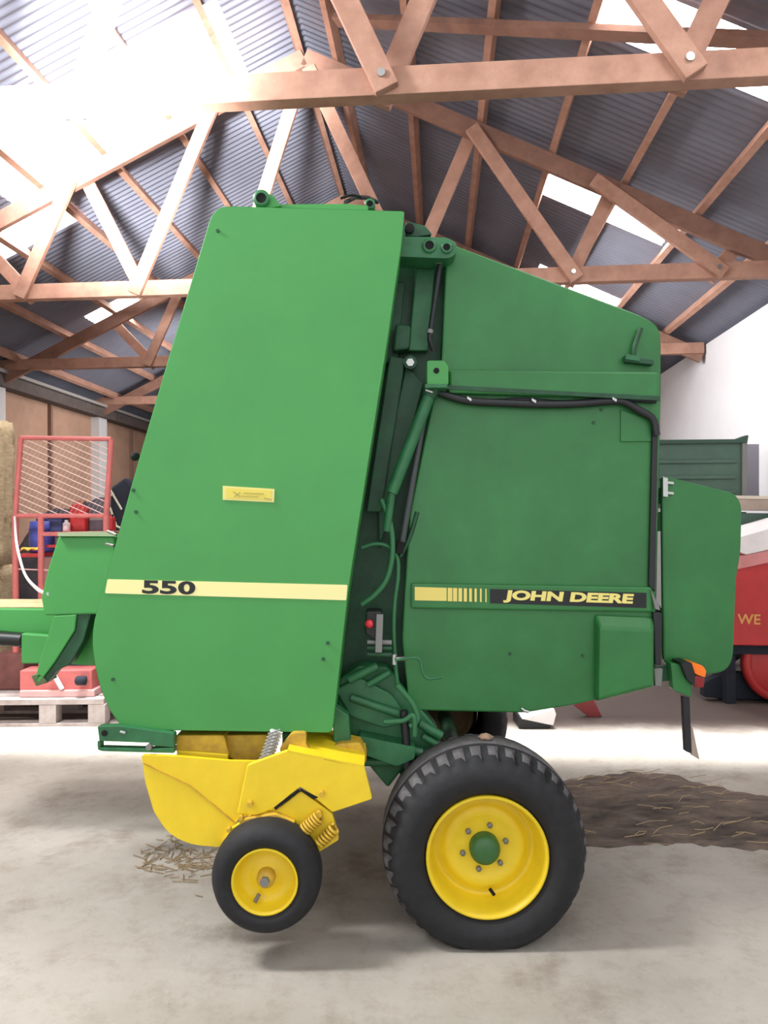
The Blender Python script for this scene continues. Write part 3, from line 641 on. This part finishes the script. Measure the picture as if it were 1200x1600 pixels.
# pallet
Yp = 6.3
def on_floor(mb_pts): pass
pl = thing('pallet', gpt(75, Yp), 'pale wooden pallet on the sunlit floor under the red mesh rack', 'pallet')
p0 = P(-60, 1100, Yp); p1 = P(162, 1100, Yp); x0, x1 = p0.x, p1.x; hp = .17
for k in range(7):
    yy = Yp + .06 + k * .15; obj('deck_board', MB().box(Vector(((x0 + x1) / 2, yy, .20)), (x1 - x0, .12, .045)), PALW, pl, .003)
for xx in (x0 + .06, (x0 + x1) / 2 + .12, x1 - .06):
    for yy in (Yp + .06, Yp + .5, Yp + .96):
        obj('block', MB().box(Vector((xx, yy, .1005)), (.14, .12, .15)), PALW, pl, .003)
for yy in (Yp + .06, Yp + .5, Yp + .96): obj('base_board', MB().box(Vector(((x0 + x1) / 2, yy, .0125)), (x1 - x0, .12, .025)), PALW, pl)
PT = .2235

# red mesh rack standing on the pallet
Yr = 6.7
rk = thing('mesh_rack', Vector((P(98, 900, Yr).x, Yr + .1, PT)), 'faded red steel rack with a wire mesh guard behind the baler drawbar', 'rack')
def rp(x, y, dy=0): return P(x, y, Yr) + Vector((0, dy, 0))
for a, b, r in (((33, 684), (174, 686), .020), ((24, 806), (166, 806), .020), ((33, 684), (24, 806), .024), ((174, 686), (166, 806), .026)):
    obj('guard_frame', MB().tube([rp(*a), rp(*b)], r, 8), REDP, rk)
mb = MB()
for k in range(17):                       # slanting wires, clipped to the frame
    c0 = 640 + k * 10.5
    xa, xb = 30, 170; ya = c0; yb = c0 + 62
    s_ = (yb - ya) / (xb - xa); pa, pb_ = [xa, ya], [xb, yb]
    if pa[1] < 686: pa = [xa + (686 - ya) / s_, 686]
    if pb_[1] > 805: pb_ = [xa + (805 - ya) / s_, 805]
    if pb_[0] - pa[0] > 4: mb.tube([rp(*pa), rp(*pb_)], .0042, 5)
for k in range(30):
    c0 = 700 + k * 12; xa, xb = 30, 170; s_ = -1.6; ya = c0; yb = c0 + s_ * (xb - xa); pa, pb_ = [xa, ya], [xb, yb]
    if pa[1] > 805: pa = [xa + (805 - ya) / s_, 805]
    if pb_[1] < 686: pb_ = [xa + (686 - ya) / s_, 686]
    if pa[0] < xb and pb_[0] - pa[0] > 3: mb.tube([rp(*pa), rp(*pb_)], .0008, 4)
obj('wire_mesh', mb, mat('pale mesh wire', (.80, .58, .54), .6), rk)
def leg(x, y0, dy, r=.028):
    p = rp(x, y0, dy); obj('post', MB().tube([p, Vector((p.x, p.y, PT + .0))], r, 8), REDP, rk)
leg(24, 806, 0); leg(64, 806, 0); leg(166, 806, 0); leg(64, 806, .5); leg(166, 806, .5)
tray = obj('tray', MB().box((rp(66, 834) + rp(168, 834)) / 2 + Vector((0, .25, 0)), (rp(168, 834).x - rp(66, 834).x, .55, .035)), REDP, rk, .004)
zt = rp(66, 834).z + .0185
obj('shelf', MB().box((rp(24, 868) + rp(64, 868)) / 2 + Vector((0, .25, 0)), (rp(64, 868).x - rp(24, 868).x, .5, .03)), RED, rk, .004)
zs = rp(24, 868).z + .016
obj('back_panel', MB().box((rp(24, 925) + rp(95, 925)) / 2 + Vector((0, .52, 0)), (.40, .03, .55)), PINK, rk)
obj('cross_bar', MB().tube([rp(24, 889), rp(78, 891)], .007, 6), PINK, rk)
obj('side_panel', MB().box(rp(72, 900, .36) , (.1, .06, .62)), RED, rk, .01)
obj('base_beam', MB().box((rp(60, 1052, -.2) + rp(160, 1052, -.2)) / 2 + Vector((0, 0, .0)), (.6, .2, .17)), REDP, rk, .01)
obj('base_beam', MB().box(Vector(((rp(58, 0).x + rp(160, 0).x) / 2, Yr - .2, PT + .028)), (.62, .26, .055)), PINK, rk, .006)
obj('strut', MB().tube([rp(103, 1030, -.33), rp(122, 1064, -.33)], .02), WHITEP, rk)
obj('motor', MB().lathe(rp(150, 1050, -.36), [(.001, -.03), (.03, -.03), (.038, -.02), (.038, .05), (.001, .05)], 20, 'X'), BAG, rk)
obj('foot', MB().box(Vector((rp(20, 1050).x, Yr + .1, PT + .16)), (.24, .3, .32)), mat('rusty red', (.22, .08, .07), .8, var=.4), rk, .02)
for x, l in ((24, 0), (166, 0)): pass
# goods on the rack
def bottle(name, p, r, h, m_, label, cat, capm=None):
    t = thing(name, p, label, cat)
    obj('body', MB().lathe(p, [(.0001, 0), (r, 0), (r, h * .7), (r * .45, h * .85), (r * .45, h * .92), (.0001, h * .92)], 20, 'Z'), m_, t)
    obj('cap', MB().lathe(p + Vector((0, 0, h * .92)), [(.0001, .0005), (r * .5, .0005), (r * .5, h * .08), (.0001, h * .08)], 16, 'Z'), capm or BLK, t)
    return t
def jerry(name, p, w, d, h, m_, label):
    t = thing(name, p, label, 'can')
    obj('body', MB().prism([p + Vector((x, -d / 2, z)) for x, z in ((-w / 2, 0), (w / 2, 0), (w / 2, h * .75), (w * .2, h * .9), (-w * .3, h * .9), (-w / 2, h * .8))], (0, d, 0)), m_, t, .012)
    obj('handle', MB().tube([p + Vector((-w * .28, 0, h * .88)), p + Vector((-w * .2, 0, h)), p + Vector((w * .08, 0, h)), p + Vector((w * .12, 0, h * .88))], w * .05), m_, t)
    obj('spout', MB().tube([p + Vector((w * .26, 0, h * .84)), p + Vector((w * .4, 0, h * .98))], w * .1), BLK, t)
def at(x, z, dy=.2): q = rp(x, 820); return Vector((q.x, q.y + dy, z))
br_ = thing('blue_drum', at(44, zs + .001, .27), 'bright blue plastic drum on the shelf of the red mesh rack', 'drum')
obj('body', MB().lathe(at(44, zs + .001, .27), [(.0001, 0), (.10, 0), (.108, .02), (.108, .10), (.112, .11), (.108, .12), (.108, .2), (.112, .21), (.106, .22), (.10, .28), (.0001, .285)], 28, 'Z'), BLUE, br_)
obj('lid', MB().lathe(at(44, zs + .2865, .27), [(.0001, 0), (.05, 0), (.05, .02), (.0001, .02)], 20, 'Z'), BLUED, br_)
q = at(40, zs, .10)
rg = MB(); 
for i in range(5):
    for j in range(4):
        pass
gv = [[q + Vector((-.07 + .035 * i, -.06 + .02 * j, .012 + .03 * abs(math.sin(i * 1.7 + j * .9)) - .0)) for i in range(6)] for j in range(4)]
rg.add([v for r_ in gv for v in r_], [[j * 6 + i, j * 6 + i + 1, j * 6 + 6 + i + 1, j * 6 + 6 + i] for j in range(3) for i in range(5)], True)
o = obj('rag', rg, YRAG); sol = o.modifiers.new('thick', 'SOLIDIFY'); sol.thickness = .012
tag(o, 'crumpled yellow rag in front of the blue drum on the rack shelf', 'rag')
cbx = thing('crate', at(79, zt), 'small dark blue crate on the tray of the red mesh rack', 'crate')
obj('body', MB().box(at(79, zt + .0555), (.11, .2, .11)), BLUED, cbx, .006)
obj('rim', MB().box(at(79, zt + .118), (.12, .21, .014)), BLUED, cbx, .003)
bottle('bottle', at(95, zt, .12), .032, .10, WHITEP, 'short white bottle between the blue crate and red can on the rack tray', 'bottle', WHITEP)
jerry('fuel_can', at(109, zt, .22), .14, .12, .27, RED, 'tall red fuel can in the middle of the rack tray')
gb = thing('toolbox', at(134, zt, .32), 'grey toolbox on the rack tray between two red cans', 'toolbox')
obj('body', MB().box(at(134, zt + .0465, .32), (.14, .16, .09)), TARP, gb, .006)
obj('lid', MB().prism([at(134, zt + .092, .32) + Vector((x, -.08, z)) for x, z in ((-.07, 0), (.07, 0), (.055, .025), (-.055, .025))], (0, .16, 0)), GREYP, gb, .004)
jerry('fuel_can', at(155, zt, .25), .09, .1, .15, RED, 'small red can at the end of the rack tray below the mesh corner')
bottle('bottle', at(82, rp(0, 852).z, .15) + Vector((.0, 0, 0)), .03, .07, SPRING, 'light grey bottle on the ledge below the rack tray', 'bottle')
obj('ledge', MB().box(Vector((at(82, 0).x, Yr + .17, rp(0, 852).z - .014)), (.16, .24, .024)), RED, rk)

# tarp covered heap against the panelled wall, bags next to it
def heap(px0, px1, ytop, Y, depth, nx, amp, seedv, power=1.0):
    rnd = random.Random(seedv); a, b = P(px0, ytop, Y), P(px1, ytop, Y); h = a.z; mb = MB(); N_ = 22; ph = [rnd.uniform(0, 6) for _ in range(6)]
    vs = []
    for j in range(N_ + 1):
        for i in range(N_ + 1):
            u, v = i / N_, j / N_
            e = (max(0, math.sin(PI * (.06 + .88 * u))) ** .35) * (max(0, math.sin(PI * v)) ** .45)
            e *= 1 + amp * (math.sin(7 * u + ph[0]) * .5 + math.sin(13 * u + 5 * v + ph[1]) * .3 + math.sin(9 * v + ph[2]) * .3)
            if i in (0, N_) or j in (0, N_): e = 0
            vs.append(Vector((a.x + (b.x - a.x) * u, Y + depth * v, max(0, h * e * .93))))
    mb.add(vs, [[j * (N_ + 1) + i, j * (N_ + 1) + i + 1, (j + 1) * (N_ + 1) + i + 1, (j + 1) * (N_ + 1) + i] for j in range(N_) for i in range(N_)], True)
    return mb
tag(obj('tarpaulin_heap', heap(-40, 175, 752, 8.6, 2.4, 20, .10, 3), TARP), 'dark grey tarpaulin heap seen through the red wire mesh', 'heap')
bg = thing('equipment_bag', Vector((P(188, 900, 7.6).x, 7.9, 0)), 'tall black cloth covered stack with cream straps between mesh rack and baler shield', 'bag')
obj('body', plate(rpoly([(172, 762), (196, 745), (206, 756), (212, 1050), (170, 1050)], 6), 7.6, 8.1), BAG, bg, .04)
obj('base', MB().box(Vector((P(191, 900, 7.6).x, 7.85, .1)), (.3, .5, .2)), BAG, bg)
for a, b in (((169, 760), (190, 796)), ((170, 775), (178, 772)), ((172, 793), (182, 822)), ((182, 822), (190, 826))):
    obj('strap', MB().tube([P(*a, 7.57), P(*b, 7.57)], .011), mat('cream strap', (.62, .60, .46), .8), bg)

# ================================================================== RIGHT BACKGROUND
tr = thing('tipping_trailer', Vector((P(1050, 900, 8.4).x, 9.4, 0)), 'grey green steel trailer with tall ribbed sides against the white wall', 'trailer')
Yt = 8.2
obj('side_wall', plate([(930, 692), (1166, 688), (1166, 792), (930, 796)], Yt, Yt + .05), GTRAIL, tr, .01)
for y in (720, 745, 768): obj('rib', plate([(930, y), (1150, y - 2), (1150, y + 3), (930, y + 5)], Yt - .03, Yt), GTRAIL, tr, .008)
obj('top_rail', plate([(930, 688), (1150, 686), (1166, 680), (1170, 680), (1168, 692), (930, 695)], Yt - .04, Yt + .06), mat('rail green', (.035, .085, .06), .6), tr, .006)
obj('wall_shadow_plate', plate([(1100, 694), (1186, 694), (1186, 790), (1100, 790)], Yt + .28, Yt + .32), mat('shadow grey', (.30, .29, .34), .6), tr)  # grey plate stands in for a shadow on the white wall
obj('corner_post', plate([(1160, 682), (1168, 680), (1168, 795), (1160, 795)], Yt - .03, Yt), GREYP, tr, .005)
obj('chassis_beam', plate([(930, 800), (1166, 800), (1166, 830), (930, 830)], Yt + .1, Yt + .2), G_DK, tr)
for x in (980, 1120):
    c = P(x, 990, Yt + .3); c.z = .45
    w = obj('wheel', MB().lathe(c, [(.25, .06), (.27, 0), (.40, 0), (.45, .05), (.45, .2), (.40, .25), (.25, .25)], 40), RUB, tr)
    obj('rim', MB().lathe(c, [(.25, .04), (.2, .08), (.001, .1)], 32), GTRAIL, w)
    obj('wheel_strut', MB().tube([Vector((c.x, c.y + .15, .4)), Vector((c.x, c.y + .1, P(0, 815, Yt).z))], .06), G_DK, tr)

# flat-bed wagon with tan edge board
fw = thing('flatbed_wagon', Vector((P(1200, 900, 7.6).x, 8.0, 0)), 'tan edged flatbed wagon between the grey green trailer and red hopper', 'wagon')
Yf = 7.5
obj('edge_board', plate([(1130, 779), (1330, 782), (1330, 800), (1130, 797)], Yf, Yf + .06), TAN, fw, .006)
obj('deck', plate([(1130, 774), (1330, 777), (1330, 782), (1130, 779)], Yf - .01, Yf + .6), mat('cream deck', (.62, .56, .45), .8), fw, .003)
obj('frame_rail', plate([(1130, 801), (1330, 804), (1330, 838), (1130, 835)], Yf + .03, Yf + .1), GTRAIL, fw, .006)
for x in (1150, 1290):
    a = P(x, 830, Yf + .1); obj('leg', MB().box(Vector((a.x, a.y + .2, a.z / 2)), (.09, .09, a.z)), G_DK, fw)

rh = thing('seed_hopper', Vector((P(1220, 900, 6.8).x, 7.1, 0)), 'red hopper machine with gold lettering and sloping white lid behind the baler rear', 'machine')
Yh = 6.7
obj('hopper_body', plate(rpoly([(1120, 898), (1152, 888), (1330, 850), (1330, 1010), (1250, 1010), (1120, 1008)], 4), Yh, Yh + .7), RED, rh, .01)
obj('hopper_rim', plate([(1120, 876), (1160, 869), (1330, 832), (1330, 852), (1152, 890), (1120, 900)], Yh - .03, Yh + .73), mat('faded pink paint', (.62, .24, .24), .6, var=.15), rh, .008)
obj('hopper_lid', plate(rpoly([(1140, 846), (1160, 838), (1330, 790), (1330, 830), (1166, 867), (1156, 862)], 3), Yh - .02, Yh + .72), WHITEP, rh, .008)
obj('lettering', text_mb('WE', P(1152, 975, Yh - .001), P(1188, 976, Yh - .001), .088, YN, .002, .015), GOLD, rh)
c = P(1226, 1030, Yh + .1); c.z = .36
wh = obj('wheel', MB().lathe(c, [(.28, .03), (.30, 0), (.35, .01), (.355, .05), (.35, .1), (.30, .11), (.28, .08)], 48), RED, rh)
obj('disc', MB().lathe(c, [(.285, .05), (.1, .02), (.001, .02)], 40), RED, wh)
obj('frame', plate([(1110, 1008), (1330, 1010), (1330, 1024), (1110, 1022)], Yh + .1, Yh + .6), BAG, rh, .006)
sk = MB()
obj('under_shadow', plate(rpoly([(1100, 1066), (1130, 1052), (1200, 1050), (1330, 1060), (1330, 1100), (1100, 1090)], 5), Yh + .25, Yh + .35), BAG, rh, .01)  # shadow beneath the hopper, put in as a black plate
for x in (1130, 1300):
    a = P(x, 1015, Yh + .3); obj('leg', MB().box(Vector((a.x, a.y, a.z / 2)), (.08, .3, a.z)), BAG, rh)

# red plough foot and white carton lying under the baler
q = ground(920, 1120)
ps = thing('plough_share', q, 'dark red plough share resting on the floor below the baler net box', 'plough share')
obj('blade', MB().prism([q + Vector((x, -.01, z)) for x, z in ((-.13, .10), (-.02, .17), (.04, .15), (.11, .0), (.0, .0))], (0, .05, 0)), mat('dark red', (.28, .04, .04), .5), ps, .006)
obj('shank', MB().box(q + Vector((-.02, .04, .36)), (.06, .04, .5)), mat('dark red', (.28, .04, .04), .5), ps, .005)
q = ground(835, 1139)
cb = thing('carton', q, 'white carton with a dark open underside lying on the floor behind the near tyre', 'carton')
obj('box', MB().prism([q + Vector((x, 0, z)) for x, z in ((-.12, 0), (.12, 0), (.14, .04), (-.12, .09))], (0, .3, 0)), BLK, cb, .004)
obj('flap', MB().prism([q + Vector((x, -.02, z)) for x, z in ((-.10, .085), (.145, .03), (.17, .12), (.155, .16))], (0, .34, 0)), WHITEP, cb, .003)

# clod of dried mud lying on top of the big tyre
c = Vector((.405, 3.14, .352 + .4095)); mb = MB(); rnd = random.Random(4)
mb.lathe(c, [(.0001, .0), (.022, 0), (.026, .008), (.014, .02), (.0001, .024)], 10, 'Z', True, lambda k, j, r, y: (r * (1 + .35 * math.sin(k * 2.3 + j)), y))
tag(obj('mud_clod', mb, mat('dried mud', (.36, .24, .16), .95)), 'small tan clod of dried mud on top of the large tyre', 'clod')
# hay litter
def litter(poly, hmax, name, label, nst, seedv, m_, slen):
    rnd = random.Random(seedv); pts = [ground(*p) for p in poly]; c = sum(pts, Vector()) / len(pts); mb = MB(); N_ = 120; R = 22
    def edge(a):                    # star shaped outline about the centre
        best = None
        for p, q_ in zip(pts, pts[1:] + pts[:1]):
            d = Vector((math.cos(a), math.sin(a))); e = (q_ - p).xy; w = (p - c).xy; den = d.x * e.y - d.y * e.x
            if abs(den) < 1e-9: continue
            t = (w.x * e.y - w.y * e.x) / den; u = (w.x * d.y - w.y * d.x) / den
            if t > 0 and -1e-6 <= u <= 1 + 1e-6: best = t if best is None else min(best, t)
        return best or .1
    vs = [c + Vector((0, 0, hmax))]
    for r in range(1, R + 1):
        for k in range(N_):
            a = 2 * PI * k / N_; e = edge(a) * (1 + .05 * math.sin(a * 23) * math.sin(a * 7)); t = r / R
            q_ = Vector((math.cos(a) * e * t, math.sin(a) * e * t, seedv)); z = hmax * (1 - t ** 3) * (.75 + .9 * noise.noise(q_ * Vector((4, 9, 1)) if False else Vector((q_.x * 4, q_.y * 11, seedv)))) if r < R else 0
            vs.append(c + Vector((math.cos(a) * e * t, math.sin(a) * e * t, max(z, 0))))
    fs = [[0, 1 + k, 1 + (k + 1) % N_] for k in range(N_)]
    for r in range(1, R):
        for k in range(N_): fs.append([1 + (r - 1) * N_ + k, 1 + r * N_ + k, 1 + r * N_ + (k + 1) % N_, 1 + (r - 1) * N_ + (k + 1) % N_])
    mb.add(vs, fs, True)
    o = obj(name, mb, m_); tag(o, label, 'litter', kind='stuff')
    st = MB()
    for _ in range(nst):
        a = rnd.uniform(0, 2 * PI); e = edge(a) * math.sqrt(rnd.random()) * 1.04; p = c + Vector((math.cos(a) * e, math.sin(a) * e, 0))
        t = min(1, e / edge(a)); p.z = hmax * max(0, 1 - t ** 2.5) + .006 + rnd.uniform(0, .012); l = rnd.uniform(.3, 1) * slen; b = rnd.uniform(-.6, .6) + (PI if rnd.random() < .5 else 0)
        st.tube([p, p + Vector((math.cos(b) * l * .5, math.sin(b) * l * .5, rnd.uniform(.0, .01))), p + Vector((math.cos(b + .2) * l, math.sin(b + .2) * l, rnd.uniform(-.004, .012)))], rnd.uniform(.0012, .003), 4)
    obj('straw_stem', st, STRAWP, o, kind='stuff')
    return o
HAY = mat('brown hay litter', (.18, .135, .105), .95, col2=(.055, .042, .037), scale=4, bump=1, bscale=14, stretch=(1, 3.5, 1))
litter([(800, 1235), (890, 1218), (960, 1208), (1040, 1208), (1110, 1228), (1200, 1246), (1330, 1262), (1330, 1340), (1200, 1330), (1150, 1326), (1070, 1318), (980, 1322), (900, 1326), (800, 1330)],
       .06, 'hay_litter', 'flat brown heap of hay litter on the floor behind the large wheel', 75, 5, HAY, .22)
rnd = random.Random(11); st = MB()
for _ in range(120):
    px = rnd.gauss(290, 38); py = rnd.gauss(1345, 16); p = ground(px, py, .004); a = rnd.uniform(0, PI); l = rnd.uniform(.03, .12)
    st.tube([p, p + Vector((math.cos(a) * l, math.sin(a) * l, .003))], .002, 4)
tag(obj('straw_scraps', st, mat('straw scraps', (.30, .21, .11), .9), origin=ground(290, 1345)), 'thin scatter of straw scraps on the floor under the yellow pickup', 'litter', kind='stuff')

# ================================================================== LIGHT
W = bpy.data.worlds.new('day'); SC.world = W; W.use_nodes = True
bgn = W.node_tree.nodes['Background']; bgn.inputs[0].default_value = (.95, .97, 1.0, 1); bgn.inputs[1].default_value = .88
def area(loc, target, sx, sy, power, spread=180, col=(1, 1, 1)):
    l = bpy.data.lights.new('area', 'AREA'); l.shape = 'RECTANGLE'; l.size = sx; l.size_y = sy; l.energy = power; l.spread = math.radians(spread); l.color = col
    o = bpy.data.objects.new('added_daylight', l); C.objects.link(o); o.location = loc
    d = (Vector(target) - Vector(loc)).normalized(); yv = Vector((0, 1, 0))
    xv = EX if abs(d.z) > .8 else Vector((1, 0, 0))
    zv = -d; yv = zv.cross(xv).normalized(); xv = yv.cross(zv).normalized(); M_ = Matrix.Identity(4)
    for i, v in enumerate((xv, yv, zv)):
        for j in range(3): M_[j][i] = v[j]
    M_.translation = Vector(loc); o.matrix_world = M_
    return o
# added area lamp makes the sunlit strip on the floor behind the baler
area(B(0, 5.8, 3.6), B(0, 5.8, 0), 11, .3, 75, 20)
area(B(-3.6, 2.4, 4.7), B(.3, 2.9, 0), 1.0, .5, 150)  # added lamp below the unseen left panel, throws shadows to the right
area(B(1.0, 9.2, 4.0), B(3.68, 9.4, 2.2), 1.0, 1.6, 60)  # added lamp to brighten the white wall
area(B(-3.4, 12.4, 3.6), B(-6.5, 14, 2.6), 1.2, 2.4, 60)  # added lamp to brighten the brown panelled wall
# added spot near the camera, whitens the truss timbers like lens glare
sl = bpy.data.lights.new('glare', 'SPOT'); sl.energy = 17000; sl.spot_size = math.radians(31); sl.spot_blend = 1; sl.shadow_soft_size = .4
so = bpy.data.objects.new('glare_spot', sl); C.objects.link(so); so.location = (-1.3, .6, 2.6)
so.rotation_euler = (Vector(P(140, 125, 5.0)) - so.location).to_track_quat('-Z', 'Y').to_euler()

SC.view_settings.view_transform = 'Standard'; SC.view_settings.look = 'None'; SC.view_settings.gamma = 1; SC.view_settings.use_curve_mapping = False
SC.view_settings.exposure = 0.75
